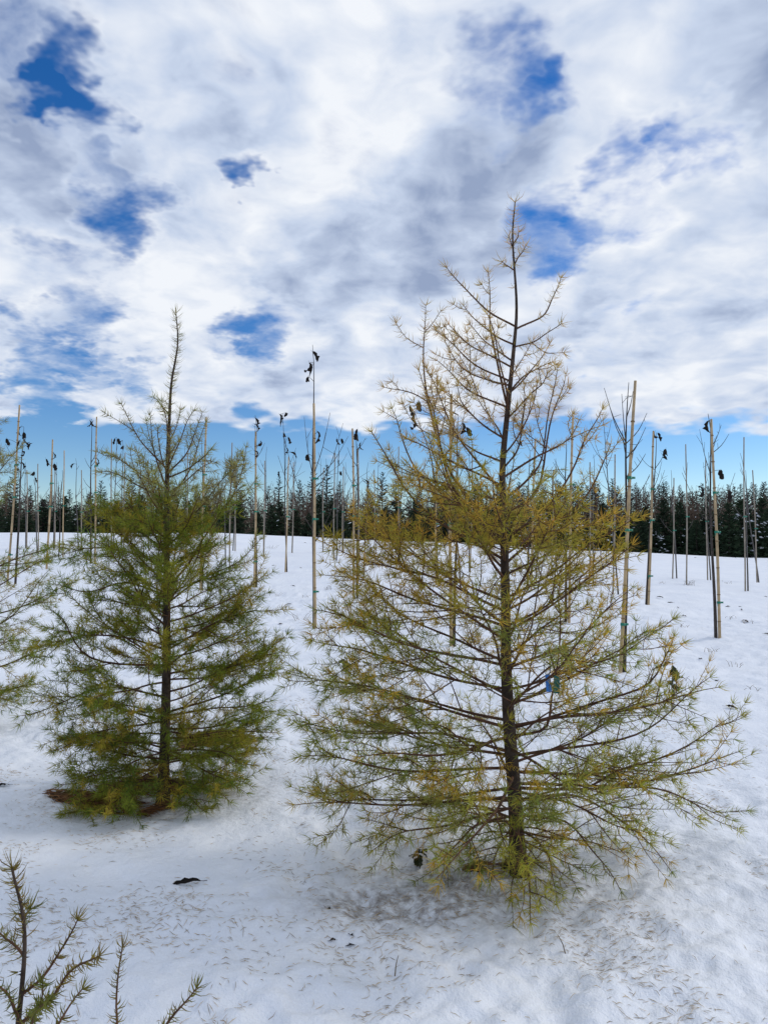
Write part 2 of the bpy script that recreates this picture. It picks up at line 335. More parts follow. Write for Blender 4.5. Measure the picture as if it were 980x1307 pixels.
class Larch:
    def __init__(s, name, label, base, trunk, group=None, r0=.035, nlen=.038, nsp=.0045, tuft=.1, spacing=.075, sec=.5, colors=None, lead=.16, yng=.28, gain=1.75):
        s.o = empty(name, base, label=label, cat='tree', group=group); s.base = np.asarray(base, float)
        s.nlen, s.nsp, s.tuft, s.spacing, s.sec, s.colors = nlen, nsp, tuft, spacing, sec, colors; s.yng = yng; s.gain = gain
        s.T = spline(np.asarray(trunk)-s.base, 60); s.H = s.T[-1, 2]; u = np.linspace(0, 1, 60)
        m = MB(); rad = r0*((1-u)**1.3)*.95+.0028; rad[:4] *= np.array([1.5, 1.28, 1.12, 1.04])
        m.tube(s.T, rad, 9); nb = MB()
        tl = plen(s.T); spurs(m, nb, s.T, .45, .97, .006, s.cf(.9*s.H, 1), tuft*.7, nlen, .03); spurs(m, nb, s.T, .06, .5, r0*.6, s.cf(.2*s.H, 1), .5, nlen, .03)
        shoot_needles(nb, s.T, 1-lead/tl, 1, nsp*.8, nlen*1.3, s.cf(s.H, 0))
        t = m.build('trunk', 'larch_bark', s.o); nb.build('needles', 'needle', t, kind='stuff', smooth=False)
    def cf(s, z, side):
        c = np.asarray(s.colors(z/s.H, side))*s.gain
        def f(n):
            return np.clip(np.asarray(c)[None]*rng.uniform(.65, 1.35, (n, 1))*(1+rng.normal(size=(n, 3))*.07), .005, .8)
        return f
    def trunk_at(s, z): return np.array([np.interp(z, s.T[:, 2], s.T[:, k]) for k in range(3)])
    def branch(s, P, full=1.0, r=None, sparse=1.0, nsp=None):
        """P: main axis points relative to the base; builds wood + twigs, needles as a sub-part"""
        wb, nb = MB(), MB(); L = plen(P); n = len(P)
        ph = rng.uniform(0, 6.28, 3); uu = np.linspace(0, 1, n)
        P = P+np.stack([np.sin(uu*9+ph[k])-math.sin(ph[k]) for k in range(3)], -1)*.014*min(1, L)*np.sqrt(uu)[:, None]
        r0 = r or (.0020+.0052*min(L, 1.2)); u = np.linspace(0, 1, n)
        wb.tube(P, r0*(1-u)**.9*.9+.0014, 5)
        nsp = (nsp or s.nsp)*sparse; zc = P[n//2][2]; side = P[n//2][0]
        young = max(0., 1-(s.yng if full > .02 else .6)/L)
        shoot_needles(nb, P, young, 1, nsp*(1 if full > .02 else .8), s.nlen*(1 if full > .02 else 1.25), s.cf(zc, side)); spurs(wb, nb, P, .1, max(.12, young), r0*.6, s.cf(zc, side), s.tuft, s.nlen)
        cnt = int(L*full/s.spacing); up = np.array([0, 0, 1.])
        for i in range(cnt):
            f = rng.uniform(.10, .93)**.85; L2 = min(s.sec*(1.05-f)*L+.07, .62)*rng.uniform(.45, 1.15)
            if L2 < .05: continue
            b, _ = resample(P, np.array([f*L])); e, _ = resample(P, np.array([min(f*L+.02, L)])); e0, _ = resample(P, np.array([f*L-.02]))
            T = nrm(e-e0)[0]; sd = nrm(np.cross(T, up))*(1 if i % 2 else -1); roll = rng.normal()*.55
            sd = sd*math.cos(roll)+np.cross(T, sd)*math.sin(roll); an = R(rng.uniform(32, 66))
            D = nrm(T*math.cos(an)+sd*math.sin(an)+up*.05)
            cv = nrm(T*.6+up*rng.uniform(-.25, .45)+rng.normal(size=3)*.25)
            Q = spline([b[0], b[0]+D*L2*.5, b[0]+D*L2*.5+nrm(D+cv*.6)*L2*.5], 7)
            wb.tube(Q, np.linspace(min(.0036, .0016+.0045*L2), .0011, 7), 4, False)
            cfun = s.cf(Q[-1][2], Q[-1][0]); y2 = max(0., 1-.20/L2)
            shoot_needles(nb, Q, y2, 1, nsp, s.nlen, cfun); spurs(wb, nb, Q, .08, max(.1, y2), .003, cfun, s.tuft, s.nlen)
            for j in range(int(L2*full/.075)):
                f3 = rng.uniform(.2, .9); b3, _ = resample(Q, np.array([f3*L2])); L3 = rng.uniform(.05, .17)*(1.15-f3*.5)
                T2 = nrm(Q[-1]-Q[0]); q = nrm(np.cross(T2, rng.normal(size=3)+up*1.2)); D3 = nrm(T2*.75+q*(1 if j % 2 else -1))
                Q3 = spline([b3[0], b3[0]+D3*L3*.55, b3[0]+D3*L3*.55+nrm(D3+T2*.4+up*.1)*L3*.45], 5)
                wb.tube(Q3, np.linspace(.0017, .0009, 5), 3, False)
                shoot_needles(nb, Q3, .05, 1, nsp*1.1, s.nlen, cfun)
        o = wb.build('branch', 'larch_twig', s.o)
        if nb.v: nb.build('needles', 'needle', o, kind='stuff', smooth=False)
        return o
    def px_branch(s, pix, dy0=0., dy1=0., **k):
        """a branch whose points are seen at these pixels, dy0..dy1 metres nearer (-) or farther (+) than the stem"""
        n = len(pix); P = [at(x, y, s.base[1]+s.lean(y)+dy0+(dy1-dy0)*i/(n-1))-s.base for i, (x, y) in enumerate(pix)]
        q = s.trunk_at(P[0][2])
        if np.linalg.norm(q-P[0]) < .12: P[0] = q              # limbs grow out of the stem
        return s.branch(spline(P, 16), **k)
    def lean(s, y): return 0.
    def auto(s, n, z0, z1, Rf, elev, curl, skip=None, seed=0, full=1.0, sparse=None, az0=0.):
        for i in range(n):
            z = z0+(z1-z0)*((i+rng.uniform(.1, .9))/n)**.93; az = az0+i*2.39996+rng.normal()*.25
            d = np.array([math.cos(az), math.sin(az), 0]); L = Rf(z, d)*rng.uniform(.72, 1.08)
            if L < .06: continue
            e0 = R(elev(z)+rng.normal()*7); e1 = e0+R(curl(z)+rng.normal()*8)
            b = s.trunk_at(z); k = np.linspace(0, 1, 14)[:, None]; e = e0+(e1-e0)*k
            wig = R(rng.normal()*14); a = az+wig*k
            step = np.concatenate([np.cos(a)*np.cos(e), np.sin(a)*np.cos(e), np.sin(e)], 1)
            P = b+np.cumsum(step, 0)*(L/14/max(.5, math.cos(e0))); P = np.vstack([b, P])
            lo = ground(P[:, 0]+s.base[0], P[:, 1]+s.base[1])-s.base[2]+.03
            P[:, 2] = np.maximum(P[:, 2], lo)
            s.branch(P, full=full, sparse=sparse(d, z) if sparse else 1.)

def big_colors(t, side):
    u = rng.random()
    if t > .62: c = [(.31, .21, .075), (.27, .18, .045), (.28, .20, .085)][int(u*3)]
    elif t > .38: c = [(.26, .18, .025), (.22, .175, .022), (.29, .185, .028), (.19, .165, .025)][int(u*4)]
    else: c = [(.17, .17, .022), (.22, .20, .025), (.30, .20, .025), (.14, .155, .028), (.19, .175, .04)][int(u*5)]
    return c
def left_colors(t, side):
    u = rng.random()
    if t > .62: return [(.19, .17, .06), (.17, .17, .05), (.16, .14, .05)][int(u*3)]
    return [(.12, .135, .013), (.14, .145, .015), (.085, .115, .016), (.18, .16, .015), (.22, .17, .02), (.105, .13, .014)][int(u*6)]

def build_big():
    D = BIG[1]
    tr = [(662, 1112), (657, 1020), (650, 930), (646, 850), (645, 760), (643, 680), (641, 600), (648, 520), (655, 450), (659, 390), (654, 305), (657, 258)]
    trunk = [at(x, y, D) for x, y in tr]; trunk[0] = np.array([trunk[0][0], D, ground(trunk[0][0], D)-.03])
    base = trunk[0].copy(); base[2] = ground(base[0], base[1])
    t = Larch('larch_tree', 'tall sparse larch with yellowing needles and dark bare trunk, tags on a branch', base, trunk, r0=.036, nlen=.044, nsp=.0046, tuft=.07, spacing=.072, colors=big_colors)
    K = dict(full=.55)
    B = t.px_branch
    # the open top, limb by limb
    for pix, d0, d1, f in [
        ([(657, 338), (664, 325), (672, 314)], 0, .05, .0), ([(656, 345), (648, 340), (640, 334)], 0, -.06, 0), ([(654, 318), (652, 310), (649, 302)], 0, .08, 0), ([(658, 312), (660, 304), (662, 297)], 0, -.05, 0),
        ([(657, 417), (624, 397), (590, 365), (571, 340)], 0, -.15, .18), ([(662, 420), (691, 402), (706, 378), (714, 352)], 0, .1, .2),
        ([(645, 521), (634, 470), (628, 430), (624, 395), (620, 351)], 0, .12, .25), ([(661, 443), (680, 436), (698, 425), (716, 412)], 0, -.12, .5),
        ([(657, 440), (630, 428), (606, 408), (594, 393)], 0, .2, .35), ([(654, 469), (630, 456), (600, 441), (575, 415)], 0, -.2, .9),
        ([(650, 487), (618, 470), (585, 446), (558, 420)], 0, -.1, .8), ([(650, 492), (622, 486), (590, 470), (566, 437)], 0, .2, .8), ([(647, 520), (610, 505), (585, 486), (560, 462)], 0, .1, .9),
        ([(643, 560), (610, 540), (590, 515), (580, 495)], 0, -.25, .9), ([(649, 500), (668, 480), (686, 470), (704, 462)], 0, .18, .7), ([(647, 535), (672, 510), (690, 492), (700, 478)], 0, -.2, .6),
        ([(641, 680), (600, 640), (566, 590), (546, 510), (538, 440), (537, 384)], 0, .22, .42), ([(552, 535), (546, 514), (520, 500), (489, 492)], .1, .05, .5),
        ([(643, 700), (590, 640), (565, 590), (553, 520), (540, 480)], 0, -.25, .6), ([(640, 690), (585, 650), (540, 610), (512, 560), (500, 528)], 0, .3, .6), ([(640, 715), (570, 670), (520, 620), (492, 580), (481, 547)], 0, -.2, .6),
        ([(643, 640), (672, 610), (691, 582), (700, 520), (706, 469)], 0, .05, .5), ([(643, 655), (680, 630), (697, 570), (708, 515), (716, 480)], 0, .25, .5),
        ([(644, 690), (690, 650), (729, 597), (748, 555), (761, 518)], 0, -.15, .5), ([(644, 720), (700, 670), (745, 630), (770, 590), (776, 560)], 0, .2, .5),
        ([(642, 600), (660, 570), (668, 530), (666, 495)], 0, -.1, .6), ([(643, 610), (690, 580), (725, 560), (742, 535)], 0, .3, .5),
        ([(640, 620), (600, 600), (560, 580), (520, 560)], 0, -.4, .9), ([(641, 640), (590, 625), (540, 610), (500, 590)], 0, -.1, .9), ([(642, 590), (610, 575), (585, 560), (560, 545)], 0, .3, .9)]:
        B(pix, d0, d1, full=f*.78)
    # the broad lower crown
    for pix, d0, d1, f, sp in [
        ([(644, 780), (580, 750), (500, 725), (415, 695)], 0, -.15, 1, .8), ([(645, 800), (560, 770), (480, 745), (415, 728)], 0, .3, .95, .9), ([(646, 850), (560, 830), (470, 800), (410, 775)], 0, -.3, 1, .8),
        ([(648, 880), (560, 860), (460, 830), (395, 812)], 0, .1, 1, .8), ([(650, 930), (560, 900), (460, 875), (372, 855)], 0, .2, 1, .85), ([(652, 960), (560, 940), (450, 935), (366, 925)], 0, -.1, 1, .8),
        ([(653, 980), (560, 985), (470, 975), (390, 968)], 0, -.35, 1, .8), ([(655, 1005), (570, 1020), (480, 1020), (405, 1035)], 0, .1, 1, .9), ([(657, 1030), (580, 1050), (520, 1060), (470, 1085)], 0, -.3, 1, .8),
        ([(646, 800), (700, 770), (760, 720), (800, 690)], 0, .2, .7, 1.2), ([(648, 900), (720, 870), (790, 830), (848, 795)], 0, .1, .6, 1.3), ([(650, 930), (740, 905), (820, 880), (850, 835), (856, 818)], 0, .1, .55, 1.2),
        ([(652, 965), (750, 950), (840, 920), (896, 865)], 0, -.1, .7, 1.3), ([(653, 985), (760, 985), (860, 960), (938, 912)], 0, .1, .8, 1.2), ([(655, 1000), (770, 1000), (870, 985), (948, 955)], 0, -.2, .8, 1.2),
        ([(656, 1005), (750, 1010), (850, 1010), (932, 1052)], 0, .2, .6, 1.4), ([(657, 1020), (740, 1020), (810, 1060), (862, 1120)], 0, -.1, .6, 1.4), ([(658, 1040), (720, 1050), (760, 1090), (788, 1140)], 0, -.3, .5, 1.3),
        ([(660, 1060), (685, 1070), (700, 1095), (712, 1135)], -.02, -.4, .35, .9), ([(660, 1050), (640, 1075), (630, 1100), (625, 1130)], -.02, -.4, .6, .8), ([(658, 1040), (610, 1055), (580, 1080), (560, 1110)], 0, -.45, .55, .8), ([(648, 905), (680, 875), (705, 848), (738, 828)], 0, -.6, .12, 1.6),
        ([(648, 870), (660, 830), (680, 790), (690, 700)], 0, -.3, .5, 1.2), ([(650, 940), (700, 930), (708, 880), (716, 800), (722, 760)], 0, -.4, .4, 1.3)]:
        B(pix, d0, d1, full=f, sparse=sp if sp < 1.1 else sp*1.35)
    def Rf(z, d):
        w = np.interp(z, [.05, .3, .6, 1.0, 1.4, 1.8, 2.2, 2.6, 3.1], [.6, .98, 1.05, .92, .72, .50, .34, .22, .05])
        return w*(1.0 if d[0] < .2 else .84)
    t.auto(38, .16, 1.45, Rf, lambda z: np.interp(z, [0, .3, .7, 1.2, 2, 3], [-8, -2, 10, 24, 36, 45]), lambda z: np.interp(z, [0, .4, 1, 3], [-8, 4, 16, 25]),
           full=.95, sparse=lambda d, z: 2.2 if d[0] > .2 else .95)
    t.auto(9, .07, .28, lambda z, d: .30, lambda z: 8, lambda z: -30, full=.9, az0=.4)
    t.auto(7, 1.5, 2.4, Rf, lambda z: 40, lambda z: 18, full=.35, az0=1.)
    return t
def build_left():
    D = LEFT[1]
    tr = [(208, 1014), (211, 930), (213, 840), (213, 750), (213, 660), (214, 600), (216, 545), (219, 490), (227, 440), (225, 400)]
    trunk = [at(x, y, D) for x, y in tr]; base = np.array([trunk[0][0], D, ground(trunk[0][0], D)]); trunk[0] = base-np.array([0, 0, .03])
    t = Larch('larch_tree', 'bushy olive-green larch with dense needles standing in a ring of brown mulch', base, trunk, r0=.031, nlen=.045, nsp=.0027, tuft=.16, spacing=.054, lead=.62, yng=.40, colors=left_colors)
    B = t.px_branch
    for pix, d0, d1, f in [
        ([(217, 530), (206, 516), (196, 506)], 0, .1, .0), ([(214, 560), (212, 535), (207, 512)], 0, -.1, 0), ([(214, 600), (192, 575), (172, 550), (158, 516)], 0, .1, .15), ([(214, 605), (205, 580), (202, 560), (201, 545)], 0, -.2, .2),
        ([(216, 600), (226, 570), (236, 545), (246, 526)], 0, -.1, .15), ([(216, 605), (235, 580), (248, 555), (256, 524)], 0, .15, .15), ([(216, 610), (240, 600), (258, 585), (270, 575)], 0, -.25, .4),
        ([(215, 630), (240, 612), (260, 595), (272, 588)], 0, .2, .5), ([(213, 625), (180, 605), (155, 588), (135, 575)], 0, .1, .4), ([(213, 640), (180, 622), (150, 605), (128, 603)], 0, -.25, .5),
        ([(214, 750), (240, 720), (262, 690), (290, 650), (305, 610), (318, 570)], 0, .05, .8), ([(214, 770), (250, 745), (300, 720), (335, 690)], 0, .2, .8),
        ([(213, 690), (170, 670), (140, 655), (115, 640)], 0, -.1, 1), ([(213, 720), (160, 705), (115, 700), (75, 700)], 0, .2, 1), ([(213, 760), (160, 745), (110, 755), (72, 748)], 0, -.2, 1),
        ([(213, 830), (150, 810), (90, 815), (45, 840)], 0, .1, 1), ([(212, 890), (150, 880), (95, 890), (40, 918)], 0, -.2, 1), ([(212, 920), (150, 930), (100, 945), (62, 960)], 0, -.35, 1), ([(213, 850), (120, 840), (80, 790), (70, 775)], 0, -.3, .8),
        ([(214, 830), (270, 800), (320, 780), (352, 785)], 0, .2, 1), ([(214, 860), (280, 850), (330, 840), (357, 815)], 0, -.1, 1), ([(214, 910), (270, 890), (320, 870), (355, 850)], 0, -.3, 1), ([(213, 930), (270, 930), (320, 910), (345, 905)], 0, .2, 1),
        ([(212, 960), (250, 955), (285, 960), (305, 975)], 0, -.3, .8), ([(212, 960), (180, 970), (140, 985), (95, 1000)], 0, -.35, 1), ([(210, 980), (215, 985), (210, 1000), (205, 1020)], 0, -.4, .9), ([(211, 970), (180, 985), (165, 995), (150, 1010)], 0, -.45, 1)]:
        B(pix, d0, d1, full=f*.85)
    def Rf(z, d):
        return np.interp(z, [.05, .25, .5, .9, 1.3, 1.7, 2.1, 2.8], [.5, .66, .66, .60, .50, .36, .22, .05])
    t.auto(9, .08, .35, lambda z, d: .55, lambda z: -2, lambda z: -14, full=1., az0=.7)
    t.auto(6, 1.55, 2.0, Rf, lambda z: 44, lambda z: 20, full=.35, az0=2.)
    t.auto(58, .12, 1.6, Rf, lambda z: np.interp(z, [0, .3, .8, 1.3, 2, 3], [-10, 2, 16, 28, 40, 50]), lambda z: np.interp(z, [0, .4, 1, 3], [-10, 6, 16, 24]), full=.85)
    return t
def build_edge():
    D = 5.9; x, y = at(-75, 900, D)[:2]; b = np.array([x, y, ground(x, y)])
    tr = [b-np.array([0, 0, .03]), b+np.array([.02, 0, .8]), b+np.array([-.03, 0, 1.6]), b+np.array([0, 0, 2.7])]
    t = Larch('larch_tree', 'open-branched olive larch before the leaning bamboo stake, next to the bushy larch', b, tr, r0=.030, nlen=.044, nsp=.0042, tuft=.08, colors=left_colors, spacing=.07)
    def Rf(z, d): return np.interp(z, [.05, .3, .7, 1.2, 1.8, 2.7], [.7, .9, 1.0, .85, .5, .05])*(1. if d[0] > -.3 else .7)
    for pix, d0, d1, f in [([(-70, 790), (-20, 760), (20, 735), (58, 712)], 0, -.1, .6), ([(-70, 830), (-10, 800), (30, 770), (64, 725)], 0, .1, .8), ([(-72, 870), (0, 850), (40, 835), (70, 820)], 0, -.1, .9), ([(-72, 900), (0, 880), (30, 875), (48, 860)], 0, .2, 1), ([(-72, 905), (-20, 895), (0, 890), (25, 900)], 0, -.2, 1)]:
        t.px_branch(pix, d0, d1, full=f)
    t.auto(34, .2, 2.2, Rf, lambda z: np.interp(z, [0, .3, .8, 1.3, 2, 3], [-5, 3, 12, 24, 38, 50]), lambda z: 12, full=.8)
    return t
def build_young():
    D = 1.75; x, y = at(20, 1300, D)[:2]; b = np.array([x, y, ground(x, y)])
    top = at(16, 1108, D)
    tr = [b-np.array([0, 0, .03]), b+np.array([.0, 0, .35]), at(32, 1200, D), top]
    cols = lambda t, s: [(.11, .115, .022), (.15, .13, .025), (.17, .13, .03)][int(rng.random()*3)]
    t = Larch('young_larch', 'small young larch with short olive needles poking up from foreground snow', b, tr, r0=.007, nlen=.030, nsp=.0019, tuft=.3, gain=1.25, yng=.5, spacing=.07, colors=cols)
    for pix, d0, d1, f in [([(30, 1270), (55, 1245), (80, 1210), (98, 1172)], 0, .05, .05), ([(28, 1310), (60, 1275), (90, 1240), (124, 1212)], 0, -.1, .1), ([(26, 1180), (32, 1170), (38, 1160)], 0, .03, 0),
                           ([(24, 1220), (12, 1200), (-5, 1190)], 0, .05, 0), ([(25, 1330), (60, 1320), (85, 1290), (104, 1262)], 0, .1, .1), ([(25, 1300), (10, 1270), (-10, 1250)], 0, -.1, .2), ([(20, 1350), (90, 1370), (140, 1330), (150, 1280), (155, 1216)], 0, .15, .1),
                           ([(20, 1370), (120, 1390), (190, 1340), (225, 1290), (256, 1256)], 0, .0, .1), ([(22, 1340), (-10, 1320), (-40, 1270)], 0, .1, .3), ([(22, 1350), (30, 1320), (45, 1290), (60, 1270)], 0, -.25, .3)]:
        t.px_branch(pix, d0, d1, full=f)
    return t
build_big(); build_left(); build_edge(); build_young()

# ------------------------------------------------------------------ dead leaves (shared meshes)
def leaf_mesh(name, L, W, curl, fold, twist, material, seed):
    r = np.random.default_rng(seed); m = MB(); nu, nv = 8, 4; V = []
    for i in range(nu+1):
        u = i/nu; w = W*.5*math.sin(math.pi*min(1, u*.93+.05))**.8*(1+.18*r.normal()); ang = curl*u
        y = L*(math.sin(ang)/curl); z = -L*(1-math.cos(ang))/curl; tw = twist*u
        for j in range(nv+1):
            v = j/nv*2-1; a = fold*abs(v); x = w*v*math.cos(a); h = w*abs(v)*math.sin(a)+.06*W*r.normal()
            V.append((x*math.cos(tw), y+h*math.sin(ang), z+h*math.cos(ang)+x*math.sin(tw)))
    T = []
    for i in range(nu):
        for j in range(nv):
            a = i*(nv+1)+j; T += [(a, a+1, a+nv+2), (a, a+nv+2, a+nv+1)]
    m.add(V, T); m.tube([(0, -.22*L, .02*L), (0, -.1*L, 0), (0, .05*L, 0)], .012*L, 3)
    return m.mesh(name, material)
HANG = [leaf_mesh('leaf', .13, .062, 1.6, .75, .5, 'dead_leaf', 1), leaf_mesh('leaf', .12, .07, 2.4, .5, -.6, 'dead_leaf', 2), leaf_mesh('leaf', .15, .05, 1.1, 1.0, .9, 'dead_leaf', 3), leaf_mesh('leaf', .10, .055, 2.9, .6, .3, 'dead_leaf', 4)]
FALL = [leaf_mesh('fallen_leaf', .12, .05, .6, .5, .2, 'dead_leaf', 5), leaf_mesh('fallen_leaf', .10, .05, 1.1, .35, -.4, 'brown_leaf', 6), leaf_mesh('fallen_leaf', .13, .035, .4, 1.0, .2, 'dead_leaf', 7)]
OLIVE = [leaf_mesh('leaf', .045, .026, .8, .3, .3, 'olive_leaf', 8), leaf_mesh('leaf', .04, .028, 1.3, .2, -.3, 'olive_leaf', 9)]

# ------------------------------------------------------------------ stakes and saplings
def stake(b, top, label, group, near, grey=False, ties=(.35, .62)):
    o = empty('bamboo_stake', b, label=label, cat='stake', group=group)
    V = np.asarray(top)-b; L = np.linalg.norm(V); r = .0195 if near else .015
    n = 15; u = np.linspace(0, 1, n); P = u[:, None]*V+np.stack([np.sin(u*5+b[0]*3)*.008, 0*u, 0*u], -1); P[0, 2] -= .05
    m = MB(); m.tube(P, r*(1-.25*u), 8); m.build('pole', 'grey_bamboo' if grey else 'bamboo', o)
    if near:
        for k in np.arange(.25, L-.1, .33):
            q, _ = resample(P, np.array([k, k+.012])); m = MB(); m.tube(q, r*1.14, 8); m.build('node_ring', 'bamboo_node', o)
    for f in ties:
        q, _ = resample(P, np.array([f*L-.014, f*L+.014])); m = MB(); m.tube(q, r*1.3, 8); c = q.mean(0)
        m.box(c+np.array([.030, 0, 0]), .05, .006, .022)
        if near: m.box(c+np.array([-.02, -.012, -.02]), .008, .004, .05)
        m.build('tie', 'green_tie', o)
    return o
def sapling(b, top, label, group, branches=5, ftop=.9, leaves=(), free_leaves=0, dense=1., r0=.013, grey=False, spread=.35, fork=.45):
    o = empty('sapling_tree', b, label=label, cat='tree', group=group)
    V = np.asarray(top)-b; L = np.linalg.norm(V); u = np.linspace(0, 1, 16)
    P = u[:, None]*V+np.stack([np.sin(u*7+b[0]*5)*.02*u, np.cos(u*6+b[1])*.02*u, 0*u], -1); P[0, 2] -= .04
    P[-1] = V
    bark = 'grey_bark' if grey else 'sapling_bark'
    m = MB(); m.tube(P, r0*(1-u)**.8+.0028, 6); m.build('trunk', bark, o)
    tips = []
    for i in range(branches):
        f = rng.uniform(fork, ftop); s, _ = resample(P, np.array([f*L])); az = rng.uniform(0, 6.28); l = rng.uniform(.35, 1.)*L*spread*(1.25-f)
        d = np.array([math.cos(az), math.sin(az), rng.uniform(.8, 1.6)]); d = d/np.linalg.norm(d)
        Q = spline([s[0], s[0]+d*l*.5, s[0]+d*l*.5+nrm(d+np.array([0, 0, .5]))*l*.5], 7)
        m = MB(); m.tube(Q, np.linspace(min(.006, r0*.5), .0022, 7), 4)
        for j in range(rng.integers(0, 4)):
            k = rng.integers(2, 6); e = nrm(rng.normal(size=3)+np.array([0, 0, .9])); m.tube([Q[k], Q[k]+e*l*.22], [.003, .0018], 3)
        m.build('branch', bark, o); tips.append(Q)
    def hang(p, i):
        lf = bpy.data.objects.new('leaf', HANG[i % 4]); C.objects.link(lf); lf.parent = o; lf.location = tuple(p)
        lf.rotation_euler = (R(rng.uniform(-70, -10)), R(rng.uniform(-30, 30)), rng.uniform(0, 6.28)); sc_ = rng.uniform(1.0, 1.4)
        lf.scale = (sc_, sc_, sc_)
    for i, (px, py) in enumerate(leaves):
        p = at(px, py, b[1]+rng.normal()*.04)-b
        k = np.argmin(np.linalg.norm(P-p, axis=1)+.9*np.maximum(0, P[:, 2]-p[2]+.05)); dd = np.linalg.norm(P[k]-p)
        if dd > .03:
            m = MB(); q = spline([P[k], (P[k]+p)/2+np.array([0, 0, .1*dd]), p], 6); m.tube(q, np.linspace(.0055 if dd > .3 else .0035, .0022, 6), 4); m.build('branch', bark, o)
        hang(p, i)
    for i in range(free_leaves):
        Q = tips[rng.integers(len(tips))] if tips else P; hang(Q[rng.integers(3, 7)], i)
    return o
MARKS = [(22, 'behind the leaning stake and many-leaved sapling'), (68, 'behind the thin stake of a two-leaved sapling'), (122, 'behind the pale stake near the bushy larch'), (170, 'behind the bushy larch boughs'), (215, 'behind the bushy larch trunk'),
         (262, 'behind the tall leafless stake by the bushy larch'), (326, 'behind the stake whose sapling ends in one leaf'), (366, 'behind the sapling with a column of leaves'), (402, 'behind the tallest sapling'), (452, 'behind the stake topped with dark leaves'), (510, 'behind the ochre outer twigs of the sparse larch'),
         (575, 'behind the thick stake in the sparse larch'), (645, 'behind the sparse larch trunk'), (690, 'just past the sparse larch trunk'), (730, 'behind the stake seen through the sparse larch'), (795, 'behind the leaning stake with the forked sapling'), (833, 'behind the slim stake with the hooked leaf'), (875, 'behind the grey stake with a weed clump'), (912, 'behind the golden stake'), (957, 'behind the two grey stakes past the golden one')]
def mark(px): return min(MARKS, key=lambda m: abs(m[0]-px))[1]
GS, GT = 'bamboo stakes propping the sapling rows', 'saplings in rows across the snowy field'
